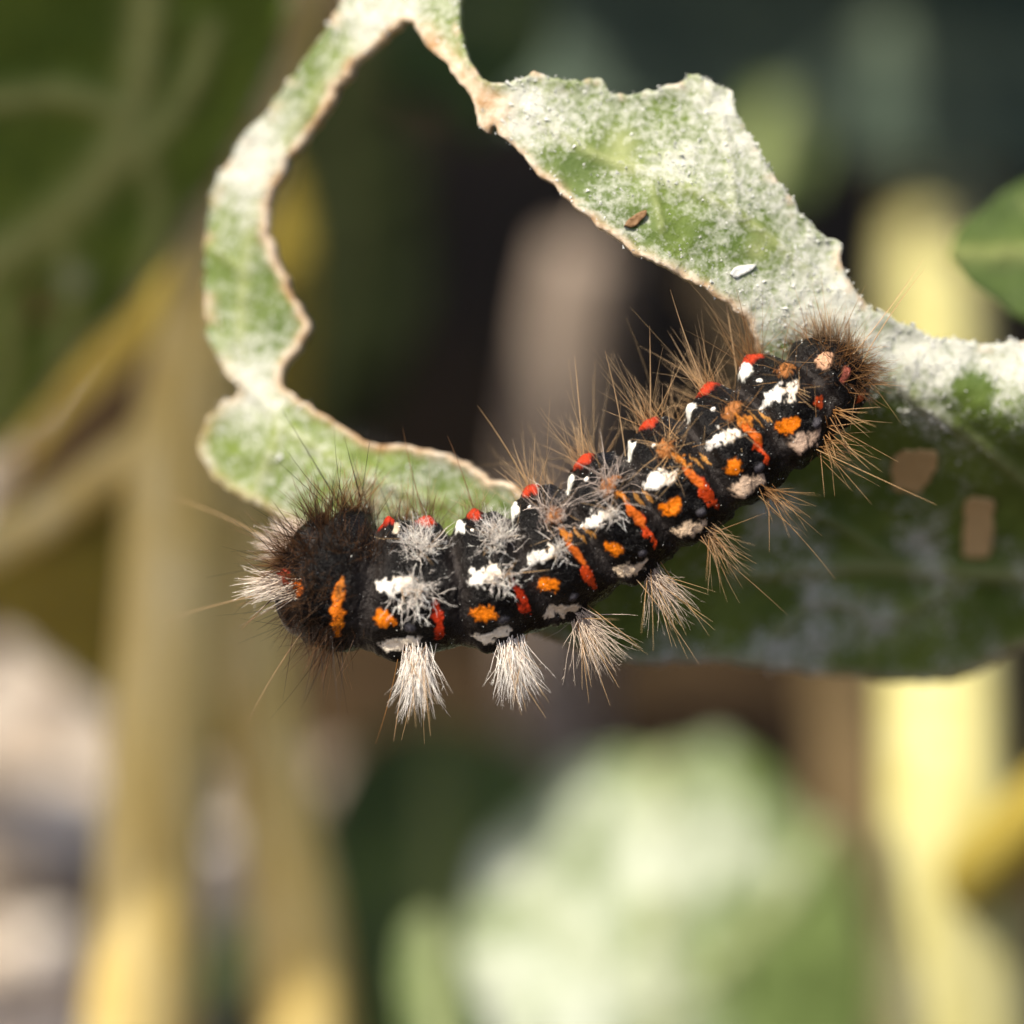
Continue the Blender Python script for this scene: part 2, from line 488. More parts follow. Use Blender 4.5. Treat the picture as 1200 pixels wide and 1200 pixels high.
shapes = [stone_shape(s, (1, .85, .65), 5, 8) for s in range(12)]
Vs, Fs, Cs, off = [], [], [], 0
for k in range(2600):
    near_k = k < 1700
    x = rng.uniform(-130, -18) if near_k else rng.uniform(-320, -10)
    y = rng.uniform(-20, 190) if near_k else rng.uniform(-120, 420)
    P, F = shapes[rng.integers(12)]
    s = rng.lognormal(0.75, 0.6); s = min(s, 6.0)
    a = rng.uniform(0, 6.28); R = np.array([[math.cos(a), -math.sin(a), 0], [math.sin(a), math.cos(a), 0], [0, 0, 1]])
    Q3 = (P * s) @ R.T + np.array([x, y, soil_height(x, y) - 1 + s * 0.3])
    Vs.append(Q3); Fs.append(F + off); off += len(P)
    t = rng.uniform(); base = np.array([0.52, 0.44, 0.35]) * rng.choice([.25, .6, 1.0, 1.35]) if t < .7 else np.array([0.66, 0.62, 0.56]) * rng.uniform(.5, 1.3)
    Cs.append(np.tile(base, (len(P), 1)))
tag(build('gravel', from_world(np.vstack(Vs) * 0.001), np.vstack(Fs), M['stone'], None, np.vstack(Cs), origin=(0, 0, 0)),
    'small grey and tan pebbles and crumbs strewn over the soil', None, None, 'stuff')

def rock(x, y, r, squash, seed, color, label, group=None):
    p = ground_hit(x, y)
    P, F = stone_shape(seed, squash, 24, 32)
    w = world(p) * 1000
    b = np.array([w[0], w[1], soil_height(w[0], w[1]) - 1 + r * squash[2] * 0.55])
    d = 0.10 * (fbm(P[:, 0] * 6 + seed, P[:, 1] * 6 + P[:, 2] * 4, seed + 7, 4) - .5)
    o = build('stone', from_world((P * (r * (1 + d))[:, None] + b) * 0.001), F, M['stone'], None, np.tile(color, (len(P), 1)))
    return tag(o, label, 'stone', group)
rock(48, 728, 5.6, (1, .8, .75), 3, (0.66, 0.62, 0.52), 'pale rounded stone on the soil beside the tall yellow stalk, lit by the sun')
rock(75, 1010, 4.5, (.8, .8, 1.0), 9, (0.62, 0.60, 0.58), 'light grey upright stone among the gravel next to the tall yellow stalk')
rock(20, 880, 5.0, (1, .8, .6), 15, (0.55, 0.46, 0.38), 'tan flat stone on the gravel below the pale rounded stone')

# ------------------------------------------------------------------ plants behind
def stalk(parent, name, pts, mat, label=None, n=28, grooves=7, gd=0.03, m=60, seed=1):
    """pts rows: photo x, photo y, z, half width in photo pixels"""
    P = np.asarray(pts, float)
    C = np.hstack([px(P[:, 0], P[:, 1], P[:, 2]), (P[:, 3] * K * (D - P[:, 2]) / D)[:, None]])
    S = spline(C, m)
    V, F = sweep(S[:, :3], S[:, 3], n, grooves, gd, seed)
    return build(name, V, F, mat, parent, label=label)

def to_ground(x, y, z, r, lean=0.0):
    """row for a stalk foot: straight down the world vertical from the point until the soil"""
    p = px(x, y, z)
    up = np.array([0, CT, ST])
    h = world(p)[2] * 1000
    q = p - up * (h + 4)
    zz = q[2]; s = (D - zz) / D
    return (q[0] / (K * s) + 600 + lean, 600 - q[1] / (K * s), zz, r)

def flat_leaf(parent, outline, ctrl, mat, spacing=14, thick=0.5, veins=(), jag=4, seed=1, mild=0.0, label=None, name='leaf', rough=0.8, rimw=0):
    zf = tps(ctrl)
    out = resample(outline, spacing * 0.7, jag, seed)
    mp = lambda P: px(P[:, 0], P[:, 1], zf(P))
    vs = [(spline(v, 24), w) for v, w in veins]
    mf = mild if callable(mild) else (lambda P: np.full(len(P), float(mild)))
    Vv, F, C, _ = leaf_sheet(out, [], spacing, mp, thick, vs, K * 1.15, rough, seed, rimw=rimw, mild=mf)
    return build(name, Vv, F, mat, parent, C, label=label)

def shade_leaf(parent, tip, foot, width, up, seed, mat, label=None, cup=6.0, mild=0.15):
    """an ovate leaf from foot to tip (picture-frame mm), broad side towards up"""
    tip, foot, up = (np.asarray(v, float) for v in (tip, foot, up))
    a = tip - foot; Ln = np.linalg.norm(a); a /= Ln
    b = np.cross(up, a); b /= np.linalg.norm(b); c = np.cross(a, b)
    t = np.linspace(0, 1, 26)
    prof = np.sin(math.pi * t ** 0.75) ** 0.8
    out = np.vstack([np.stack([t * Ln, prof * width / 2], 1), np.stack([t[::-1] * Ln, -prof[::-1] * width / 2], 1)[1:-1]])
    out = resample(out, 2.0, 1.6, seed, 6)
    def mp(P):
        s = P[:, 0] / Ln; w = P[:, 1] / (width / 2)
        hgt = -cup * s * s + cup * 0.5 * w * w + 2.5 * (fbm(P[:, 0] / 16, P[:, 1] / 16, seed, 3) - .5)
        return foot + P[:, :1] * a + P[:, 1:] * b + hgt[:, None] * c
    vs = [(np.array([[0, 0], [Ln * .97, 0]]), 0.9)]
    for k in range(1, 6):
        x0 = Ln * (0.08 + 0.15 * k)
        for s in (-1, 1): vs.append((np.array([[x0, 0], [x0 + Ln * .16, s * width * .4]]), 0.45))
    Vv, F, C, _ = leaf_sheet(out, [], 2.0, mp, 0.5, vs, 1.0, 0.3, seed, rimw=0.3, mild=lambda P: np.full(len(P), mild))
    return build('leaf', Vv, F, mat, parent, C, label=label)  # unseen leaf, added for the shade it casts

def petiole(parent, A, B, r, mat, bend=(0, 4, 0)):
    A, B = np.asarray(A, float), np.asarray(B, float)
    S = spline(np.vstack([A, (A + B) / 2 + np.array(bend), B]), 24)
    V, F = sweep(S, np.linspace(r, r * .7, 24), 12, 5, .04)
    return build('petiole', V, F, mat, parent)

# -- plant on the left: tall yellow stalk
foot = to_ground(158, 1290, -56, 70)
pl = thing('leafy_plant', px(*foot[:3]), 'plant with a tall thick yellow stalk and a broad dark green veined leaf', 'plant')
stalk(pl, 'stalk', [foot, (160, 1290, -56, 66), (172, 1080, -52, 62), (186, 880, -49, 62), (200, 690, -47, 60), (212, 500, -45, 56), (262, 290, -43, 48), (325, 90, -42, 38), (400, -180, -42, 34), (520, -560, -50, 30), (600, -900, -60, 26)], M['stalk'])
dark_veins = [([(-260, 420), (-60, 330), (75, 245), (150, 140), (175, -40), (190, -250)], 1.1), ([(-200, 130), (0, 112), (80, 104), (150, 130)], 0.6),
              ([(245, 30), (215, 110), (165, 170), (120, 205)], 0.6), ([(170, 170), (185, 250), (165, 330)], 0.5), ([(60, 250), (85, 330), (70, 420)], 0.5), ([(-20, 300), (10, 400), (-10, 480)], 0.5)]
def dmild(P):
    return 0.02 + 0.26 * (fbm(P[:, 0] / 80, P[:, 1] / 80, 77, 3)) + 0.35 * np.exp(-(((P[:, 0] - 82) / 30) ** 2 + ((P[:, 1] - 320) / 24) ** 2))
dl = flat_leaf(pl, [(-300, -260), (60, -300), (390, -260), (350, -40), (330, 60), (285, 160), (240, 235), (178, 322), (112, 395), (40, 480), (-60, 570), (-180, 640), (-330, 620), (-420, 200)],
          [(0, 0, -29), (300, 0, -31), (150, 300, -39), (0, 480, -46), (-300, 300, -39), (-100, -200, -22)], M['veined_leaf'], 11, 0.5, dark_veins, 6, 5, dmild,
          label='broad dark green leaf with pale branching veins', rimw=0.15)
rs = flat_leaf(dl, [(22, 350), (45, 332), (62, 345), (56, 368), (32, 372)], [(0, 300, -39), (100, 300, -38.6), (50, 400, -42.2), (20, 380, -41.8)], M['frass'], 6, 0.15, (), 2, 4, 0, name='brown_scab')
petiole(pl, px(-300, 640, -33), px(215, 480, -45), 1.5, M['stalk'], (0, -4, -8))

# -- second stalk beside it
foot = to_ground(355, 1290, -60, 60)
p2 = thing('leafy_plant', px(*foot[:3]), 'plant with a thinner tan stalk leaning towards the tall yellow stalk', 'plant')
stalk(p2, 'stalk', [foot, (360, 1290, -60, 58), (348, 1120, -58, 54), (318, 930, -57, 48), (290, 720, -56, 46), (262, 520, -56, 40), (248, 330, -55, 34), (240, 100, -56, 30), (200, -250, -60, 26), (140, -700, -60, 22)], M['stalk'], seed=4)
flat_leaf(p2, [(232, 1150), (250, 1095), (285, 1060), (305, 1090), (300, 1150), (262, 1195), (238, 1190)], [(240, 1180, -75), (300, 1080, -72), (260, 1060, -74), (250, 1150, -74)], M['pale_leaf'], 10, .4, [([(240, 1190), (290, 1075)], .5)], 3, 8, 0.05, label='small yellow green leaf low on the tan stalk')

flat_leaf(p2, [(300, 140), (350, 60), (430, 50), (480, 150), (500, 300), (470, 430), (420, 520), (350, 540), (310, 400)], [(320, 140, -92), (460, 120, -96), (480, 400, -100), (360, 500, -98)], M['shade_dark_leaf'], 12, .5,
          [([(360, 530), (400, 300), (400, 80)], .8)], 5, 37, 0.0, label='green leaf darkened to stand for deep shade behind the gnawed hole')

flat_leaf(p2, [(-60, 690), (10, 540), (90, 410), (180, 300), (290, 190), (350, 250), (352, 560), (330, 720), (300, 860), (210, 900), (110, 820)], [(100, 500, -78), (320, 350, -84), (330, 700, -78), (180, 880, -74), (100, 750, -74)], M['olive_leaf'], 12, .5,
          [([(210, 895), (220, 600), (270, 330)], .9), ([(218, 650), (140, 560)], .5), ([(218, 700), (310, 600)], .5)], 5, 39, 0.0, label='yellowing olive leaf behind the yellow stalk')
# -- brown leaning stalk far left
foot = ground_hit(-170, 905)
p3 = thing('dead_stalk', foot, 'brown dead stalk, darkened as if in shade, leaning under the broad dark veined leaf', 'stalk')
stalk(p3, 'stem', [(-170, 925, foot[2], 60), (-60, 740, -86, 58), (60, 575, -76, 56), (160, 470, -70, 48), (300, 330, -66, 34)], M['stalk_shade_umber'], seed=6)
stalk(p3, 'side_twig', [(60, 575, -76, 22), (20, 500, -80, 18), (-30, 430, -84, 12)], M['stalk_shade_umber'], n=14, seed=7, m=20)

# -- low plant in front of the gravel: the pale sunlit leaf
foot = ground_hit(760, 1330)
p4 = thing('low_plant', foot, 'low plant with a large pale mildewed leaf lit by the sun', 'plant')
def pm(P):
    return 0.38 + 0.8 * (fbm(P[:, 0] / 75, P[:, 1] / 60, 12, 3) - .5) + 0.30 * sstep(1000, 680, P[:, 0]) - .06
L2 = [(552, 1040), (570, 985), (640, 925), (690, 880), (760, 892), (840, 868), (905, 905), (930, 950), (985, 985), (1000, 1070), (1030, 1170), (1000, 1300), (860, 1380), (700, 1380), (570, 1310), (535, 1150)]
flat_leaf(p4, L2, [(560, 1000, -62), (780, 880, -67), (1000, 1050, -64), (780, 1120, -58), (780, 1350, -55), (560, 1250, -57), (1020, 1250, -60)], M['pale_leaf'], 10, .5,
          [([(790, 1370), (770, 1150), (770, 900)], .9), ([(775, 1200), (650, 1080), (600, 1000)], .5), ([(775, 1200), (900, 1080), (960, 980)], .5)], 5, 11, pm, label='large pale green leaf blotched with white mildew', rough=2.0)
petiole(p4, px(790, 1375, -55), foot, 1.5, M['stalk_green'], (0, 0, -4))
flat_leaf(p4, [(466, 1130), (476, 1085), (505, 1072), (530, 1105), (548, 1165), (565, 1250), (560, 1330), (510, 1340), (478, 1240)], [(470, 1100, -52), (540, 1100, -54), (500, 1250, -48), (560, 1300, -48)], M['pale_leaf'], 10, .4, [([(520, 1330), (500, 1085)], .6)], 3, 13, 0.35, label='narrow pale leaf lobe beside the large pale leaf')
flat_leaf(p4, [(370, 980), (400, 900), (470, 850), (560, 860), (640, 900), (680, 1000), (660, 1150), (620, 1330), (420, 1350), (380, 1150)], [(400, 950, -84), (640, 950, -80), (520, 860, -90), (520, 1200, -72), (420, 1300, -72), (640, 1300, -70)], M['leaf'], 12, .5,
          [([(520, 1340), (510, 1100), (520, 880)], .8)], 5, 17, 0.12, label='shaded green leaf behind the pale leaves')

# -- right plant: upright yellow green stalk
foot = to_ground(1118, 1290, -58, 100)
p5 = thing('leafy_plant', px(*foot[:3]), 'plant with an upright yellow green stalk and dark blue green leaves', 'plant')
stalk(p5, 'stalk', [foot, (1118, 1290, -58, 104), (1114, 1120, -56, 94), (1108, 960, -55, 80), (1102, 780, -60, 72), (1096, 560, -74, 62), (1094, 330, -96, 56), (1100, 190, -114, 52), (1120, 20, -130, 44), (1150, -200, -145, 34)], M['stalk_green'], seed=9)
stalk(p5, 'shade_branch', [(1108, 1060, -56, 40), (1160, 1010, -50, 46), (1240, 930, -46, 44), (1380, 760, -44, 36), (1600, 480, -50, 30)], M['stalk_shade_ochre'], seed=10, n=20, m=40)  # branch added to stand in for the ochre shadow beside the stalk
flat_leaf(p5, [(470, -200), (900, -260), (1320, -240), (1360, 60), (1290, 180), (1150, 205), (1040, 190), (960, 175), (860, 150), (740, 150), (640, 140), (540, 100), (480, -20)],
          [(650, 0, -112), (1000, -100, -106), (1000, 160, -98), (1300, 100, -94), (1200, -200, -106), (700, -200, -116)], M['blue_leaf'], 14, .6,
          [([(560, -100), (800, -40), (1050, 40), (1330, 80)], 1.0), ([(800, -40), (880, 60), (900, 120)], .6), ([(1050, 40), (1130, 120), (1150, 190)], .6)], 6, 19, 0.2, label='dark blue green leaf in deep shade')
flat_leaf(p5, [(850, 200), (868, 140), (905, 108), (945, 135), (962, 190), (940, 232), (890, 245)], [(860, 150, -96), (950, 150, -92), (900, 240, -90), (860, 230, -92)], M['pale_leaf'], 10, .4, [([(870, 240), (925, 120)], .5)], 3, 23, 0.3, label='small pale leaf in front of the blue green leaf')
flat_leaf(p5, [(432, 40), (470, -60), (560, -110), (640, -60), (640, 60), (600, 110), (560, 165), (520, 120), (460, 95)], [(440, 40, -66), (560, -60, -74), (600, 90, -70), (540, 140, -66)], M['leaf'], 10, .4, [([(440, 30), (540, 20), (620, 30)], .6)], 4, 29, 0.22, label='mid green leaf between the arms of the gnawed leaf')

# -- dry stub in the middle
foot = ground_hit(610, 800)
p6 = thing('dry_stub', foot, 'short dry tan stalk stub standing on the soil behind the caterpillar', 'stalk')
f6 = to_ground(650, 560, -106, 54)
p6.location = Vector(world(px(*f6[:3])))
stalk(p6, 'stem', [f6, (650, 620, -108, 54), (660, 480, -104, 54), (676, 350, -101, 52), (684, 290, -100, 46)], M['stalk_dry'], seed=12, grooves=5, gd=.06)
stalk(p6, 'broken_fibre', [(690, 300, -100, 12), (705, 255, -98, 8), (712, 225, -97, 3)], M['stalk_dry'], seed=13, n=10, m=12)
foot = to_ground(995, 800, -90, 50)
p7 = thing('dead_stalk', px(*foot[:3]), 'straight brown dead stalk standing behind the yellow green stalk', 'stalk')
stalk(p7, 'stem', [foot, (1000, 1000, -92, 48), (992, 820, -90, 44), (960, 600, -86, 40), (880, 380, -84, 40), (820, 300, -84, 34)], M['stalk_dull'], seed=14)
stalk(p7, 'side_twig', [(992, 820, -90, 18), (1030, 740, -92, 14), (1050, 660, -95, 8)], M['stalk_dull'], n=12, seed=15, m=16)

# -- leaf at the right edge
p8 = thing('edge_leaf', px(1500, 520, -14), 'small fresh green leaf with a pale rim reaching in above the gnawed leaf', 'leaf')
flat_leaf(p8, [(1112, 300), (1124, 272), (1150, 250), (1180, 226), (1205, 210), (1290, 165), (1420, 180), (1480, 300), (1430, 420), (1300, 425), (1225, 392), (1175, 358), (1135, 330)],
          [(1112, 300, -16), (1300, 180, -20), (1300, 410, -13), (1200, 370, -13.5), (1190, 220, -18), (1450, 300, -16)], M['leaf'], 6, .35, [([(1114, 302), (1250, 300), (1460, 310)], .5), ([(1250, 300), (1200, 240)], .25), ([(1280, 300), (1240, 380)], .25)], 2, 31, 0.05, name='blade', rimw=0)
V, F = sweep(spline(np.vstack([px(1455, 305, -16), px(1600, 380, -14), px(1750, 900, -20), px(1800, 1700, -40)]), 40), np.linspace(.7, 1.0, 40), 12)
build('petiole', V, F, M['stalk_green'], p8)

# -- unseen leaves added above the picture, on the plants, to shade what stands behind
shade_leaf(p5, (13.5, 51, -68), (48, 56, -98), 30, (0, 1, 0.1), 47, M['leaf'])
shade_leaf(pl, (-10, 50, -44), (-78, 50, 14), 40, (0, 1, 0.1), 41, M['leaf'])
shade_leaf(p2, (-38, 49, -50), (4, 54, -48), 22, (0, 1, 0.1), 42, M['leaf'])
shade_leaf(p5, (3, 50, -82), (24, 57, -137), 50, (0, 1, 0.1), 43, M['leaf'])
shade_leaf(p5, (12, 49, -28), (38, 54, -64), 26, (0, 1, 0.1), 44, M['leaf'])
shade_leaf(p2, (-26, 55, -82), (-8, 62, -245), 68, (0, 1, 0.1), 45, M['leaf'])
shade_leaf(p5, (30, 57, -128), (40, 64, -245), 66, (0, 1, 0.1), 46, M['leaf'])

# ------------------------------------------------------------------ the gnawed leaf
OUT = [(470, -190), (535, -150), (542, -40), (541, 20), (548, 55), (562, 88), (580, 101), (602, 98), (625, 88), (660, 98), (700, 94), (708, 100), (716, 113), (760, 109), (795, 99), (806, 90), (818, 90), (836, 101),
       (854, 107), (862, 138), (888, 180), (918, 225), (955, 272), (982, 288), (984, 312), (1003, 348), (1040, 374), (1090, 396), (1130, 403), (1200, 402), (1300, 384), (1450, 345), (1640, 370), (1790, 500), (1740, 690), (1520, 780), (1330, 742),
       (1200, 757), (1150, 781), (1100, 795), (1050, 797), (980, 790), (900, 780), (830, 772), (780, 773), (735, 773), (690, 764), (640, 742), (570, 712), (490, 682), (420, 650), (365, 622), (325, 602), (288, 582), (256, 562), (240, 532), (243, 500),
       (262, 476), (284, 458), (266, 434), (250, 395), (243, 345), (244, 285), (257, 220), (290, 165), (332, 112), (370, 58), (405, 0), (430, -100)]
HOLE = [(574, 158), (581, 148), (586, 158), (600, 172), (640, 212), (690, 256), (740, 294), (800, 325), (846, 352), (878, 384), (886, 430), (850, 500), (785, 560), (712, 602), (652, 632), (622, 600), (606, 570), (572, 560), (545, 541), (510, 529), (470, 523), (440, 521), (410, 506),
        (380, 486), (346, 466), (331, 446), (344, 418), (362, 392), (358, 370), (345, 346), (330, 312), (316, 270), (320, 230), (341, 190), (376, 145), (402, 100), (440, 56), (482, 26), (502, 50), (530, 80), (553, 115), (561, 138), (569, 152)]
ZC = [(840, 110, -2.6), (700, 110, -2.4), (760, 290, 0.0), (880, 375, -0.8), (640, 190, -1.2), (600, 110, -1.6), (985, 300, -2.6), (1000, 385, -2.0), (575, 130, -1.6), (520, 60, -3.0), (490, 10, -4.5), (430, 30, -6.5), (300, 200, -9.0), (330, 240, -8.0),
      (250, 330, -9.6), (340, 370, -7.6), (290, 470, -7.6), (250, 530, -8.4), (400, 560, -5.2), (450, 525, -5.6), (560, 585, -4.4), (420, 645, -5.2), (640, 690, -4.4), (640, 645, -3.4), (712, 612, -3.2), (785, 570, -3.2), (855, 525, -3.2), (915, 482, -3.2),
      (1010, 430, -2.6), (1100, 395, -3.6), (1100, 460, -2.9), (1200, 405, -4.2), (1200, 480, -3.2), (1300, 450, -4), (1500, 450, -5), (1750, 520, -7), (740, 765, -8.8), (830, 690, -8.8), (900, 770, -12.0), (960, 600, -8.5), (1050, 560, -8.2), (1060, 700, -12.9), (1080, 790, -15.7), (1190, 600, -9.4), (1190, 750, -15.0), (1500, 760, -18),
      (450, -150, -9), (520, -150, -7)]
zf = tps(ZC)
outer = resample(OUT, 3.0, 4.5, 51, 3.0)
hole = resample(HOLE, 3.0, 4.0, 52, 3.0)
HV = [([(1790, 505), (1500, 560), (1300, 660), (1150, 668), (1000, 660), (860, 668)], .42), ([(1150, 668), (1040, 720), (960, 700), (880, 770)], .25), ([(1300, 660), (1180, 540), (1080, 470), (1010, 400)], .3), ([(1060, 664), (960, 600), (890, 600)], .22),
      ([(1010, 690), (1020, 780)], .2), ([(1500, 560), (1380, 440), (1300, 400)], .3), ([(975, 345), (860, 250), (760, 205), (690, 180), (620, 130)], .28), ([(860, 250), (850, 160), (830, 110)], .18), ([(760, 205), (775, 270)], .18), ([(760, 183), (815, 183)], .12),
      ([(300, 580), (330, 500), (290, 440), (290, 320), (320, 200), (400, 80), (470, 0)], .30), ([(290, 320), (250, 290)], .2), ([(330, 500), (430, 560), (520, 590)], .25)]
def hmild(P):
    x, y = P[:, 0], P[:, 1]
    big = fbm(x / 75, y / 75, 61, 3)
    up = 0.55 + 0.34 * (big - 0.5)
    def spot(cx, cy, r, a): return a * np.exp(-(((x - cx) / r) ** 2 + ((y - cy) / r) ** 2))
    up = up - spot(668, 205, 36, .30) - spot(735, 255, 30, .12) - spot(790, 268, 40, .22) - spot(880, 285, 34, .26) - spot(790, 150, 30, .10) - spot(725, 175, 26, .22) + spot(800, 185, 24, .2) + spot(980, 360, 60, .16) + spot(620, 130, 26, .2) + spot(850, 130, 40, .18)
    band = 0.74 + 0.30 * (fbm(x / 22, y / 22, 64, 3) - .5) - 0.6 * sstep(395, 520, y - 0.18 * (x - 1000)) - spot(1142, 455, 20, .75)
    left = 0.42 + 0.26 * (big - 0.5) + spot(290, 190, 60, .35) + spot(300, 460, 50, .3) + spot(450, 20, 60, .3) - spot(290, 330, 60, .12)
    dark = 0.28 + 0.85 * (fbm(x / 60, y / 60, 67, 4) - .45) + spot(900, 745, 40, .15) + spot(1120, 740, 60, .18)
    k = np.where(y < 400 + 0 * x, up, dark)
    w_right = sstep(960, 1010, x) * sstep(330, 380, y); k = k * (1 - w_right) + np.maximum(band, dark) * w_right
    w_left = sstep(600, 540, x); k = k * (1 - w_left) + left * w_left
    return k
V, F, C, (P2, S2, N2, T2, C2) = leaf_sheet(outer, [hole], 5.0, lambda P: px(P[:, 0], P[:, 1], zf(P)), 0.34, [(spline(v, 40), w) for v, w in HV], K, 0.35, 3, rim=[outer, hole], rimw=0.34, mild=hmild)
# the gnawed edge has dried to tan; the natural margin at the far right and below stays green
xx, yy = P2[:, 0], P2[:, 1]
dh = seg_dist(P2, hole, True) * K
dry = np.exp(-(dh / (0.04 + 0.40 * fbm(xx / 30, yy / 30, 71, 3))) ** 2)
arm = np.exp(-((seg_dist(P2, np.array([(500, 45), (535, 85), (560, 112), (585, 125), (575, 150)], float)) * K) / 0.6) ** 2)
weak = C2[:, 0] * np.where((yy > 560) & (xx < 400), 0.5, np.where(yy < 420, 0.75 * sstep(.56, .72, fbm(xx / 14, yy / 14, 72, 2)), 0.5))
def yl(cx, cy, q): return np.exp(-(((xx - cx) / q) ** 2 + ((yy - cy) / q) ** 2))
C2[:, 1] = np.clip(C2[:, 1] + .9 * yl(728, 172, 20) + .7 * yl(735, 198, 12) + .9 * yl(885, 294, 12), 0, 1)
C2[:, 0] = np.clip(np.maximum(np.maximum(dry, arm), weak), 0, 1)
C = np.vstack([C2, C2])
gl = thing('gnawed_leaf', px(2300, 1700, -40), 'pale mildewed leaf with a large gnawed hole that the caterpillar sits on', 'leaf')
gw = world(px(2300, 1700, -40)); gl.location = Vector((gw[0], gw[1], 0.0))
build('blade', V, F, M['host'], gl, C)
pe = spline(np.vstack([px(1780, 508, -8), px(1950, 560, -12), px(2200, 900, -24), from_world(np.array([gw[0], gw[1], -0.003]))[None]]), 50)
V, F = sweep(pe, np.linspace(1.0, 1.8, 50), 16, 6, .04)
build('petiole', V, F, M['stalk_green'], gl)

# tan patches put in for bright background seen through holes; scales in the blade
def patch(poly, lift, mat, name, seed, spacing=4.0, thick=.06):
    out = resample(poly, 2.0, 5.0 if spacing > 3 else 1.5, seed, 4)
    ids = None
    def mp(P):
        d = ((P[:, None] - P2[None]) ** 2).sum(-1) if len(P) * len(P2) < 4e7 else None
        k = np.argsort(d, 1)[:, :4] if d is not None else np.zeros((len(P), 4), int)
        wgt = 1 / (np.take_along_axis(d, k, 1) + 1e-3); wgt /= wgt.sum(1)[:, None]
        nn = (N2[k] * wgt[..., None]).sum(1)
        ztop = (S2[k][..., 2] * wgt).sum(1); tt = (T2[k] * wgt).sum(1)
        return px(P[:, 0], P[:, 1], ztop) + nn * (tt + lift)[:, None]
    Vv, Ff, Cc, _ = leaf_sheet(out, [], spacing, mp, thick, (), K, .05, seed, rimw=.1)
    return build(name, Vv, Ff, mat, gl)
patch([(1048, 530), (1066, 522), (1098, 526), (1094, 548), (1080, 570), (1050, 568), (1044, 550)], .05, M['dry'], 'hole_patch', 81)
patch([(1133, 582), (1150, 578), (1164, 582), (1163, 615), (1160, 645), (1146, 650), (1131, 644), (1130, 612)], .05, M['dry'], 'hole_patch', 82)
patch([(731, 267), (738, 258), (756, 250), (756, 256), (742, 268)], .10, M['frass'], 'bud_scale', 83, 3, .14)
patch([(852, 322), (862, 314), (882, 311), (880, 317), (862, 326)], .06, M['powder'], 'torn_flap', 84, 3, .08)

# white mildew crumbs standing on the blade
Vs, Fs, off = [], [], 0
tet = np.array([[1, 0, -.5], [-.5, .87, -.5], [-.5, -.87, -.5], [0, 0, 1.0]]) 
tf = np.array([[0, 1, 3], [1, 2, 3], [2, 0, 3], [0, 2, 1]])
patchy = fbm(P2[:, 0] / 9, P2[:, 1] / 9, 91, 3)
prob = np.clip((C2[:, 2] + 0.9 * (patchy - .5) - 0.42) * 2.4, 0, 1) * (1 - .8 * C2[:, 0]) * (P2[:, 0] < 1260)
for k in np.nonzero(prob > 0.02)[0]:
    for _ in range(rng.poisson(prob[k] * 2.0)):
        s = rng.lognormal(math.log(.038), .45)
        A = rng.normal(size=(3, 3)); Qm, _r = np.linalg.qr(A)
        jit = rng.uniform(-.12, .12, 3); jit -= N2[k] * (jit @ N2[k])
        c = S2[k] + N2[k] * (T2[k] + s * .25) + jit
        sc3 = np.array([1, rng.uniform(.6, 1.2), rng.uniform(.6, 2.2)]) * s
        Vs.append(c + (tet * sc3) @ Qm.T); Fs.append(tf + off); off += 4
build('mildew', np.vstack(Vs), np.vstack(Fs), M['powder'], gl, None, False, kind='stuff')
# short downy hairs along the sharp edges
edge_ids = np.nonzero((np.minimum(seg_dist(P2, outer, True), seg_dist(P2, hole, True)) < 2.5) & (P2[:, 1] < 420) & (P2[:, 0] > 560))[0]

# ------------------------------------------------------------------ hairs
class Hairs:
    """many tapered, bent hairs collected into one mesh"""
    def __init__(s): s.V, s.F, s.C, s.n = [], [], [], 0
    def add(s, p, d, length, r, c0, c1, bend=0.0, seg=5, sides=4, wig=0.0):
        d = d / np.linalg.norm(d)
        a = np.cross(d, rng.normal(size=3)); a /= np.linalg.norm(a) + 1e-9
        t = np.linspace(0, 1, seg + 1)
        path = p + np.outer(t * length, d) + np.outer(bend * length * t * t, a)
        if wig: path[1:] += rng.normal(size=(seg, 3)) * wig
        b = np.cross(d, a)
        th = np.arange(sides) * 2 * math.pi / sides
        ring = np.cos(th)[:, None] * a + np.sin(th)[:, None] * b
        rr = r * (1 - 0.85 * t ** 1.5)
        V = (path[:, None] + rr[:, None, None] * ring[None]).reshape(-1, 3)
        i = np.arange(seg)[:, None] * sides; j = np.arange(sides)[None]; j2 = (j + 1) % sides
        Q = np.stack([i + j, i + j2, i + sides + j2, i + sides + j], -1).reshape(-1, 4)
        s.V.append(V); s.F.append(Q + s.n); s.n += len(V)
        cc = np.asarray(c0)[None] * (1 - t[:, None]) + np.asarray(c1)[None] * t[:, None]
        s.C.append(np.repeat(cc, sides, 0))
        return path
    def build(s, name, parent, label=None, mat='hair'):
        if not s.V: return
        return build(name, np.vstack(s.V), np.vstack(s.F), M[mat], parent, np.clip(np.vstack(s.C), 0, 1), label=label)

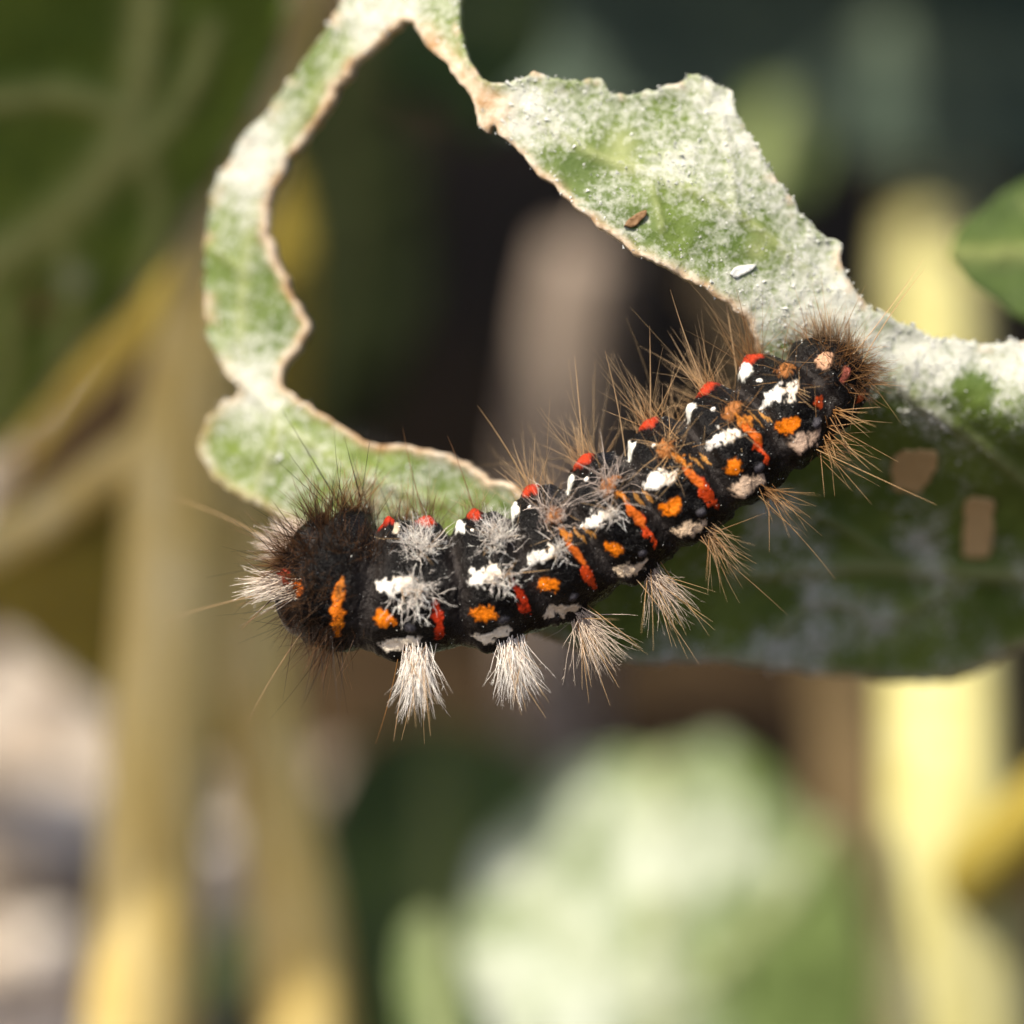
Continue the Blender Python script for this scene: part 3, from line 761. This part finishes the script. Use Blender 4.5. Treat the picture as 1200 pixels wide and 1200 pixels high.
# ------------------------------------------------------------------ the caterpillar
AX = np.array([(340, 660, -1.2, 6), (348, 664, -1.0, 50), (362, 668, -.8, 72), (385, 674, -.5, 84), (430, 686, -.2, 82), (500, 689, 0, 76), (570, 680, 0, 75), (635, 655, 0, 74), (712, 613, 0, 74), (785, 570, 0, 73), (855, 525, 0, 70), (915, 483, -.2, 67), (960, 452, -.5, 59), (988, 436, -.8, 46), (1004, 428, -1.0, 28), (1011, 424, -1.1, 5)], float)
AXS = spline(AX, 900)
cx3 = px(AXS[:, 0], AXS[:, 1], AXS[:, 2]); R0 = AXS[:, 3] * K
U = np.concatenate([[0], np.cumsum(np.linalg.norm(np.diff(cx3, axis=0), axis=1))])      # mm along the body
Tn = np.gradient(cx3, axis=0); 
ker = np.ones(61) / 61
Tn = np.stack([np.convolve(np.pad(Tn[:, k], 30, mode='edge'), ker, 'valid') for k in range(3)], 1); Tn /= np.linalg.norm(Tn, axis=1)[:, None]
Bn = np.tile([0, 0, 1.0], (900, 1)); Bn = Bn - Tn * (Bn * Tn).sum(1)[:, None]; Bn /= np.linalg.norm(Bn, axis=1)[:, None]
Nn = np.cross(Bn, Tn)                                    # up the back
NT = 220
TH = np.linspace(-math.pi, math.pi, NT, endpoint=False)

def ut(x, y):
    """photo pixel on the near flank -> (mm along the body, angle round it); 0 faces the lens, +90 degrees is the back"""
    d = np.hypot(AXS[:, 0] - x, AXS[:, 1] - y); k = int(np.argmin(d))
    v = np.array([x - AXS[k, 0], -(y - AXS[k, 1])]); nn = Nn[k][:2] / np.linalg.norm(Nn[k][:2])
    s = np.clip((v @ nn) / AXS[k, 3], -.985, .985)
    return U[k], math.asin(s)

BOUND = [ut(*p)[0] for p in ((372, 672), (437, 688), (537, 687), (620, 662), (690, 626), (760, 586), (830, 542), (893, 499), (950, 460))]
uu, tt = np.meshgrid(U, TH, indexing='ij'); rr0 = np.repeat(R0[:, None], NT, 1)
r = rr0.copy()
fold = np.zeros_like(uu)
for k, b in enumerate(BOUND):
    b2 = b + 0.12 * np.sin(tt * 2 + k) + 0.10 * (fbm(tt * 1.3 + 9, 0 * tt + k, 5 + k, 3) - .5)
    wdt = 0.46 if k != 1 else 0.62
    g = np.exp(-((uu - b2) / wdt) ** 2)
    fold = np.maximum(fold, g)
    r -= 0.72 * g ** 1.4 * (0.65 + 0.35 * np.cos(tt - 1.2))
    # fine wrinkles beside each fold
    r += 0.30 * np.exp(-((uu - b2) / 0.80) ** 2) * (fbm((uu - b2) * 4.2 + 2.2 * fbm(tt * 4, uu * .7, 8 + k, 3), tt * 1.6 + k * 5, 18, 4) - .5)
r += 0.26 * (fbm(uu * 1.3, tt * 3.2, 3, 4) - 0.5) + 0.05 * (fbm(uu * 5, tt * 14, 4, 3) - .5)
lump = np.sin(tt * 9 + 2 * fbm(uu, tt, 6)) * 0.03; r += lump
# prolegs and legs swell from the belly
for k in (3, 4, 5, 6):
    r += 0.9 * np.exp(-((uu - (BOUND[k] + BOUND[k + 1]) / 2) / 0.7) ** 2) * (np.exp(-((np.mod(tt + 2.2 + math.pi, 2 * math.pi) - math.pi) / .25) ** 2) + np.exp(-((np.mod(tt - 3.0 + math.pi, 2 * math.pi) - math.pi) / .25) ** 2))
black = np.array([0.0016, 0.0012, 0.0010]); grey = np.array([0.032, 0.027, 0.025])
Cb = np.tile(black, uu.shape + (1,))
w_ = np.clip(fold * (0.35 + 0.9 * fbm(uu * 3, tt * 8, 14, 3)), 0, 1)[..., None]; Cb = Cb * (1 - w_) + grey * w_  # fold grey: partly skin tone, partly a soft sheen put into the colour
w_ = (0.55 * sstep(.6, .8, fbm(uu * 2.2, tt * 5, 15, 4)))[..., None]; Cb = Cb * (1 - w_) + np.array([.012, .009, .008]) * w_
g1 = (fbm(uu * 3.0, tt * 9, 21, 4) - .5); g2 = (fbm(uu * 3.4 + 30, tt * 9, 22, 4) - .5); g3 = fbm(uu * 7, tt * 20, 23, 3) - .5

def mark(x, y, a, b, ang, color, raise_=0.05, jag=1.0, soft=.22, theta=None, c2=None):
    """pigment mark centred on a photo pixel: half axes a (along), b (round the body) in mm, turned by ang degrees"""
    global r, Cb
    u0, t0 = ut(x, y)
    if theta is not None: t0 = math.radians(theta)
    R = np.interp(u0, U, R0)
    du = uu - u0 + jag * .42 * g1; dv = R * (np.mod(tt - t0 + math.pi, 2 * math.pi) - math.pi) + jag * .42 * g2
    ca, sa = math.cos(math.radians(ang)), math.sin(math.radians(ang))
    e = np.hypot((du * ca + dv * sa) / a, (-du * sa + dv * ca) / b) + jag * .55 * g3
    m = 1 - sstep(1 - soft, 1 + soft, e)
    c = np.asarray(color)[None, None] * (0.88 + .35 * (g3[..., None] + .2))
    if c2 is not None:
        q = sstep(-1, 1, (-du * sa + dv * ca) / b)[..., None]; c = c * (1 - q) + np.asarray(c2) * q
    Cb = Cb * (1 - m[..., None]) + c * m[..., None]
    r = r + raise_ * m
def wart(x, y, rad, h, theta=None, color=None):
    global r, Cb
    u0, t0 = ut(x, y)
    if theta is not None: t0 = math.radians(theta)
    R = np.interp(u0, U, R0)
    e = np.hypot(uu - u0, R * (np.mod(tt - t0 + math.pi, 2 * math.pi) - math.pi)) / rad
    g = np.exp(-e ** 2)
    r = r + h * g
    if color is not None:
        m = (1 - sstep(.75, 1.15, e + .5 * g3))[..., None]
        Cb = Cb * (1 - m) + np.asarray(color) * m

WHITE, CREAM, ORANGE, RED, RUST = (.88, .85, .78), (.70, .56, .40), (.84, .21, .006), (.52, .035, .006), (.60, .14, .012)
lat = [(466, 686), (565, 676), (636, 649), (697, 609), (768, 563), (839, 517), (904, 468)]
spot = [(459, 726), (567, 718), (643, 687), (719, 642), (785, 595), (857, 547), (918, 503)]
bar = [(515, 728), (612, 702), (687, 672), (756, 622), (826, 578), (884, 525)]
sub = [(497, 640), (585, 630), (650, 606), (715, 569), (783, 527), (856, 484), (915, 440)]
low = [(468, 752), (574, 743), (655, 716), (735, 665), (803, 617), (869, 568), (933, 518)]
redw = [(500, 622), (557, 606), (623, 580), (690, 549), (768, 509), (836, 468), (887, 436)]
moon = [(0, 0), (541, 627), (604, 602), (664, 577), (735, 537), (806, 494), (868, 450)]
tiltdeg = [0, 8, 20, 28, 30, 32, 33]
for k in range(7):
    wart(*sub[k], .60, .30)
    if k > 1: mark(sub[k][0] - 2, sub[k][1], .50, .36, 20, (.34, .13, .035), .05, 1.6)
    wart(*redw[k], .55, .30, theta=84)
    wart(low[k][0] + 22, low[k][1] + 2, .5, .34); wart(low[k][0] + 4, low[k][1] + 12, .65, .38); wart(low[k][0] - 8, low[k][1] + 10, .5, .25)
    x, y = lat[k]
    v1, v2 = rng.uniform(.8, 1.1, 2)
    mark(x - 4, y + 1, .58 * v1, .38 * v2, -6, WHITE, .03, 1.9); mark(x + 13, y - 4, .52 * v2, .32 * v1, -6 + 10 * (v1 - 1), (.82, .74, .62), .04, 1.9)
    mark(*spot[k], .46 * v1, .43 * v2, 0, ORANGE, .02, 1.25)
    lc = np.array([(.90, .80, .64), (.90, .80, .64), (.84, .70, .52), (.76, .60, .42), (.62, .46, .31), (.52, .38, .27), (.42, .30, .22)][k])
    mark(low[k][0] - 4, low[k][1] + 2, .48, .30, 4, lc, .05, 1.4); mark(low[k][0] + 12, low[k][1] - 3, .5, .25, 4, lc * .85, .05, 1.4)
    mark(*redw[k], .54, .46, 0, (.40, .036, .010), .10, 1.2, theta=80)
    if k > 0:
        mark(moon[k][0] + (0 if k < 3 else 7), moon[k][1] - (0 if k < 3 else 4), .30 if k < 3 else .36, .80 if k < 3 else .62, 8, (.86, .86, .78), .05, .9, theta=70)
        mark(redw[k][0] - 3, redw[k][1] + 14, .13, .13, 0, WHITE, .04, .3)
    if k < 6:
        bx, by = bar[k]
        dx, dy = sub[k][0] - bx, sub[k][1] - by
        mark(bx, by, .20 * v1, .98, 0, RED if k < 2 else (.56, .055, .008), .03, 1.4)
        if k > 1:
            mark(bx + dx * .34, by + dy * .36, .19, .75, 10, (.62, .13, .012), .03, .8)
            mark(bx + dx * .7, by + dy * .75, .22, .42, 25, (.52, .18, .022), .03, 1.9)
            for q in range(4): mark(bx + dx * .45 + 6 + 5 * q, by + dy * .55 - 10 - 2 * q + 5 * (q % 2), .055, .42, 6, (.40, .19, .045), .02, .7)
    # small shiny grey knob above the lower mark
    wart(low[k][0] + 16, low[k][1] - 18, .26, .20, color=(.055, .052, .06))
# front of the body: long orange bar, small red and orange patches; tail: rust patches
mark(407, 712, .20, 1.25, 5, (.80, .20, .012), .05, 1.1); mark(405, 738, .14, .7, -4, (.85, .24, .012), .03, .8); mark(412, 690, .12, .6, 6, (.5, .16, .02), .03, .8)
mark(367, 694, .30, .42, 0, (.72, .16, .015), .05); mark(356, 684, .3, .35, 0, (.40, .05, .02), .05)
mark(455, 616, .5, .38, 0, (.42, .03, .010), .10, 1.0, theta=72); wart(455, 616, .6, .3, theta=72)
mark(468, 628, .2, .5, 0, (.5, .42, .3), .04, .6, theta=64)
mark(1000, 470, .35, .3, 0, (.50, .07, .012), .05); mark(955, 428, .5, .34, 30, (.62, .36, .22), .10); mark(978, 445, .35, .25, 30, (.42, .12, .08), .06); mark(952, 476, .3, .3, 0, (.45, .06, .012), .05)
Vb = cx3[:, None] + r[..., None] * (np.cos(TH)[None, :, None] * Bn[:, None] + np.sin(TH)[None, :, None] * Nn[:, None])
Vb = np.vstack([Vb.reshape(-1, 3), cx3[:1], cx3[-1:]])
Cv = np.vstack([np.clip(Cb, 0, 1).reshape(-1, 3), np.tile(black, (2, 1))])
i = np.arange(899)[:, None] * NT; j = np.arange(NT)[None]; j2 = (j + 1) % NT
Q = np.stack([i + j, i + j2, i + NT + j2, i + NT + j], -1).reshape(-1, 4)
jj = np.arange(NT); kk = (jj + 1) % NT; e0 = 900 * NT
Tr = np.vstack([np.stack([np.full(NT, e0), kk, jj], 1), np.stack([np.full(NT, e0 + 1), 899 * NT + jj, 899 * NT + kk], 1)])

ct = thing('caterpillar', px(640, 650, -3.0), 'hairy black caterpillar with white streaks and orange spots on the gnawed leaf', 'caterpillar')
build('body', Vb, (Q, Tr), M['body'], ct, Cv)

# head capsule tucked under the front
P, F = stone_shape(77, (1, 1, 1), 22, 30)
P /= np.linalg.norm(P, axis=1)[:, None]
lobes = 1 - .14 * np.exp(-(P[:, 1] / .18) ** 2) * (P[:, 2] > -.4)
hc = px(356, 712, -.8)
build('head', hc + (P * lobes[:, None]) * np.array([1.25, 1.5, 1.45]), F, M['headcap'], ct)

def surf(u0, t0):
    k = int(np.clip(np.searchsorted(U, u0), 1, 898))
    m = int(round((t0 + math.pi) / (2 * math.pi) * NT)) % NT
    nrm = math.cos(t0) * Bn[k] + math.sin(t0) * Nn[k]
    return cx3[k] + r[k, m] * nrm * .97, nrm, Tn[k]

WH, WH2 = (.96, .87, .78), (.98, .94, .88)
GY, GY2 = (.64, .52, .44), (.84, .74, .66)
AM, AM2 = (.36, .17, .05), (.68, .47, .24)
TAN, TAN2 = (.52, .28, .10), (.80, .58, .34)
BLK, BLK2 = (.012, .008, .006), (.035, .018, .010)
BRN, BRN2 = (.09, .040, .016), (.30, .155, .07)

def tuft(name, pos, n, length, spread, color, bias=(0, 0, 0), rad=.026, plume=0.0, stiff=0, scol=(AM, AM2), slen=1.5, theta=None, area=.35, bend=.22, wig=0.0, label=None, nb=1.0):
    u0, t0 = pos if theta == 'ut' else ut(*pos)
    if theta is not None and theta != 'ut': t0 = math.radians(theta)
    h = Hairs(); R = max(.5, np.interp(u0, U, R0))
    for k in range(n + stiff):
        st = k >= n
        u1 = u0 + rng.normal() * area * .5; t1 = t0 + rng.normal() * area * .5 / R
        p, nrm, tg = surf(u1, t1)
        d = nrm * nb + np.asarray(bias, float)
        d = d / np.linalg.norm(d)
        d = d + rng.normal(size=3) * math.tan(math.radians(spread)) * (.58 if not st else .75)
        ln = length * (slen if st else 1) * rng.uniform(.4, 1.18)
        c0, c1 = (scol if st else color)
        v = rng.uniform(.75, 1.15)
        path = h.add(p, d, ln, rad * (1.0 if st else rng.uniform(.7, 1.15)), np.array(c0) * v, np.array(c1) * v, (rng.uniform(0, .12) if st else rng.uniform(0, bend)), 5, 4 if st else 3, 0 if st else wig)
        if plume and not st:
            for q in range(int(plume * 6)):
                s = rng.uniform(.15, .98) * 5; a_ = int(s); pp = path[a_] + (path[min(a_ + 1, 5)] - path[a_]) * (s - a_)
                dd = d / np.linalg.norm(d) * .7 + rng.normal(size=3) * .8
                h.add(pp, dd, rng.uniform(.10, .26), rad * .42, np.array(c1) * v, np.array(c1) * v, 0, 1, 3)
    return h.build(name, ct, label, 'white_hair' if color[0][0] > .5 else 'hair')

# flank tufts beside the white streaks
sub_n = [150, 130, 80, 70, 40, 22, 12]; sub_l = [1.5, 1.45, 1.9, 2.2, 1.9, 1.7, 1.7]
sub_c = [(WH, WH2), (WH, WH2), (GY, GY2), (GY, GY2), (TAN, TAN2), (AM, AM2), (AM, AM2)]
for k in range(7):
    bi = (0, .35, 0) if k in (2, 3) else (.0, .1, 0)
    tuft('flank_tuft', (sub[k][0] - 2, sub[k][1] + 2), sub_n[k], sub_l[k], 52, sub_c[k], bi, .019, 1.0 if k < 2 else (.35 if k < 4 else 0), 10, (BRN, AM2), 1.25, area=.75, bend=.6, wig=.05 if k < 3 else .012)
    if k < 2: tuft('flank_tuft', (lat[k][0] + 24, lat[k][1] + (8 if k == 0 else 0)), [130, 60][k], 1.3, 48, (WH, WH2), (.1, -.15, 0), .024, 1.0, 7, (TAN, AM2), 1.7, area=.75, bend=.55, wig=.045)
    else: tuft('flank_tuft', (lat[k][0] + 20, lat[k][1] - 6), [0, 0, 60, 34, 16, 8, 8][k], 1.0, 50, (WH, WH2) if k < 4 else (TAN, TAN2), (.1, 0, 0), .022, .5 if k < 4 else 0, 9, (BRN, AM2), 1.7, area=.4)
# hanging tufts along the lower edge
low_n = [230, 210, 150, 100, 50, 20, 14]; low_l = [3.1, 2.9, 3.1, 2.9, 2.6, 2.5, 2.5]
low_c = [(WH, WH2), (WH, WH2), ((.62, .50, .40), (.80, .68, .55)), ((.52, .42, .34), (.72, .60, .48)), ((.46, .30, .16), (.66, .48, .28)), (AM, AM2), (AM, AM2)]
low_d = [(0.02, -1.6, .35), (.30, -1.5, .3), (.55, -1.1, .25), (.75, -.95, .2), (.8, -.8, 0), (.75, -.6, 0), (.9, -.3, 0)]
for k in range(7):
    tuft('hanging_tuft', (low[k][0] + 23, low[k][1] + 3), low_n[k], low_l[k], 19 if k < 2 else 27, low_c[k], low_d[k], .021, .6 if k < 4 else 0, [16, 16, 16, 16, 18, 16, 16][k], (AM, AM2), 1.35, area=.46, bend=.4, nb=.35, wig=.02)
# hairs rising from the red warts on the back
for k in range(7):
    c = [(BRN, BRN2), (BRN, TAN2), (TAN, TAN2), (TAN, TAN2), (TAN, TAN2), (TAN, TAN2), (AM, AM2)][k]
    b = [(-.1, .5, 0), (-.1, .3, 0), (-.05, .3, 0), (0, .3, 0), (0, .35, 0), (-.05, .5, 0), (-.05, .6, .1)][k]
    tuft('back_tuft', redw[k], [44, 24, 26, 30, 34, 36, 44][k], [1.9, 1.6, 2.6, 3.1, 3.5, 3.5, 3.3][k], 34, c, b, .013, 0, 5, (BLK, AM2), 1.7, theta=88, area=.8, bend=.16)
    tuft('back_tuft', (redw[k][0] + 8, redw[k][1]), [40, 22, 28, 30, 34, 32, 34][k], [2.0, 1.8, 2.7, 3.0, 3.3, 3.1, 2.9][k], 36, c, b, .013, 0, 4, (BLK, AM2), 1.8, theta=122, area=1.1, bend=.16)
# bristly brush at the front
front = [((402, 612), 66, 2.0, 34, (BRN, TAN), (-.2, .8, -.2), 80), ((430, 606), 60, 1.9, 34, (BRN, TAN2), (0, .8, -.3), 100), ((380, 622), 70, 1.9, 36, (BRN, BRN2), (-.5, .6, 0), 60), ((470, 612), 46, 1.7, 32, (BRN, TAN), (0, .7, -.3), 105),
         ((362, 640), 54, 1.7, 38, (BRN, BRN2), (-.8, .2, .2), None), ((385, 650), 44, 1.5, 44, (BLK, BRN2), (-.4, .3, .2), None), ((412, 640), 36, 1.4, 44, (BLK, BRN2), (-.1, .5, .2), None),
         ((372, 725), 44, 1.6, 38, (BLK, BRN), (-.7, -.5, 0), None), ((385, 752), 50, 1.9, 34, (BRN, BRN2), (-.4, -.9, -.1), None), ((352, 665), 40, 1.6, 36, (BRN, TAN), (-1, 0, .1), None), ((420, 660), 24, 1.1, 50, (BLK, BLK2), (-.1, .3, .2), None), ((392, 690), 50, .95, 48, (BLK, BRN2), (-.4, .2, .1), None), ((378, 700), 44, 1.2, 44, (BLK, BRN2), (-.7, 0, .1), None), ((395, 735), 36, 1.0, 46, (BLK, BRN), (-.3, -.4, .1), None), ((360, 665), 50, 1.4, 42, (BRN, (.34, .17, .10)), (-.9, .1, .2), None), ((440, 640), 40, 1.2, 44, (BLK, BRN2), (0, .5, .2), None)]
for p, n, l, s, c, b, th in front:
    tuft('front_brush', p, int(n * 1.7), l * 1.25, s, c, b, .017, 0, 14, (BLK, BLK2), 1.75, theta=th, area=.9, bend=.16)
tuft('white_side_tuft', (358, 632), 200, 2.0, 24, ((.72, .56, .44), (.90, .78, .68)), (-1.5, .35, -.5), .026, .5, 8, (BLK, BRN2), 1.5, area=.5, nb=.2)
tuft('white_side_tuft', (357, 692), 180, 2.1, 24, ((.78, .64, .50), (.92, .84, .74)), (-1.6, -.25, -.6), .026, .5, 8, (BLK, BRN2), 1.5, area=.5, nb=.2)
# tan fuzz at the rear
rear = [((968, 412), 80, 1.6, 40, (BRN, TAN2), (.1, .7, -.2), 70), ((990, 418), 80, 1.5, 42, (BRN, TAN2), (.5, .5, -.1), 50), ((1002, 440), 70, 1.4, 42, (BRN, TAN), (.9, 0, 0), None), ((975, 425), 50, 1.2, 45, (BRN, TAN), (.2, .5, .2), None), ((940, 410), 50, 1.5, 38, (BRN, TAN2), (0, .8, -.4), 110),
        ((995, 455), 44, 1.2, 44, (BRN, BRN2), (.6, -.3, .2), None), ((965, 440), 34, .9, 50, (BLK, BRN2), (.2, .3, .3), None)]
for p, n, l, s, c, b, th in rear:
    tuft('rear_fuzz', p, int(n * 1.5), l * 1.2, s, c, b, .016, 0, 8, (AM, AM2), 1.6, theta=th, area=.8, bend=.2)
tuft('rear_bristle', (972, 490), 0, 2.6, 34, (AM, AM2), (1.0, -.25, .2), .034, 0, 12, (AM, (.75, .55, .30)), 1.1, area=.3)
tuft('rear_bristle', (962, 510), 0, 3.4, 30, (AM, AM2), (.9, -.8, .1), .032, 0, 14, (AM, (.72, .50, .25)), 1.1, area=.3)
# single very long hairs
for (x, y, th, d, l, c) in [(690, 550, 92, (-.15, 1, 0), 5.2, TAN2), (768, 509, 95, (-.1, 1, .1), 5.0, TAN2), (836, 470, 90, (-.35, 1, .1), 5.2, TAN2), (623, 580, 95, (-.5, 1, 0), 5.0, AM2), (557, 606, 95, (-.35, 1, -.1), 4.2, BRN2), (500, 622, 95, (-.3, 1, -.1), 4.8, BRN2), (400, 612, 85, (-.7, 1, 0), 6.0, BLK2),
                            (430, 610, 85, (-.3, 1, .3), 4.0, BLK2), (945, 525, None, (.75, -.45, .1), 6.6, AM2), (880, 575, None, (.75, -.7, -.2), 6.0, AM2), (812, 625, None, (.8, -.65, -.1), 6.2, AM2), (740, 672, None, (.8, -.75, -.1), 5.4, TAN2), (600, 750, None, (.4, -1, -.2), 4.0, TAN), (480, 760, None, (-.1, -1, -.2), 4.6, TAN2), (470, 760, None, (-.3, -1, -.3), 5.0, TAN),
                            (352, 700, None, (-1, -.12, -.9), 9.0, TAN2), (350, 640, None, (-1, .4, -.8), 9.0, TAN2), (365, 745, None, (-.6, -.8, -.7), 6.0, TAN2), (1000, 430, None, (.5, 1, 0), 5.5, TAN2), (990, 420, None, (.8, .8, -.1), 6.0, TAN2), (735, 540, 95, (-.05, 1, .1), 5.4, TAN2), (870, 450, 95, (-.25, 1, 0), 4.4, TAN2), (890, 436, 80, (-.1, 1, .4), 3.6, BRN2)]:
    h = Hairs(); u0, t0 = ut(x, y)
    if th: t0 = math.radians(th)
    p, nrm, tg = surf(u0, t0)
    h.add(p, np.array(d, float) + rng.normal(size=3) * .08, l, .030, np.array(c) * .8, np.array(c) * 1.1, .10, 8, 4)
    h.build('long_hair', ct)
# pale dust caught on the skin
Vs, Fs, off = [], [], 0
for k in range(900):
    p, nrm, tg = surf(rng.uniform(.6, U[-1] - .6), rng.uniform(-1.3, 1.7))
    s = rng.lognormal(math.log(.017), .5)
    Qm, _r = np.linalg.qr(rng.normal(size=(3, 3)))
    Vs.append(p * 1.0 + nrm * (s * .3 + .09) + (tet * s) @ Qm.T); Fs.append(tf + off); off += 4
build('dust', np.vstack(Vs), np.vstack(Fs), M['powder'], ct, None, False, kind='stuff')
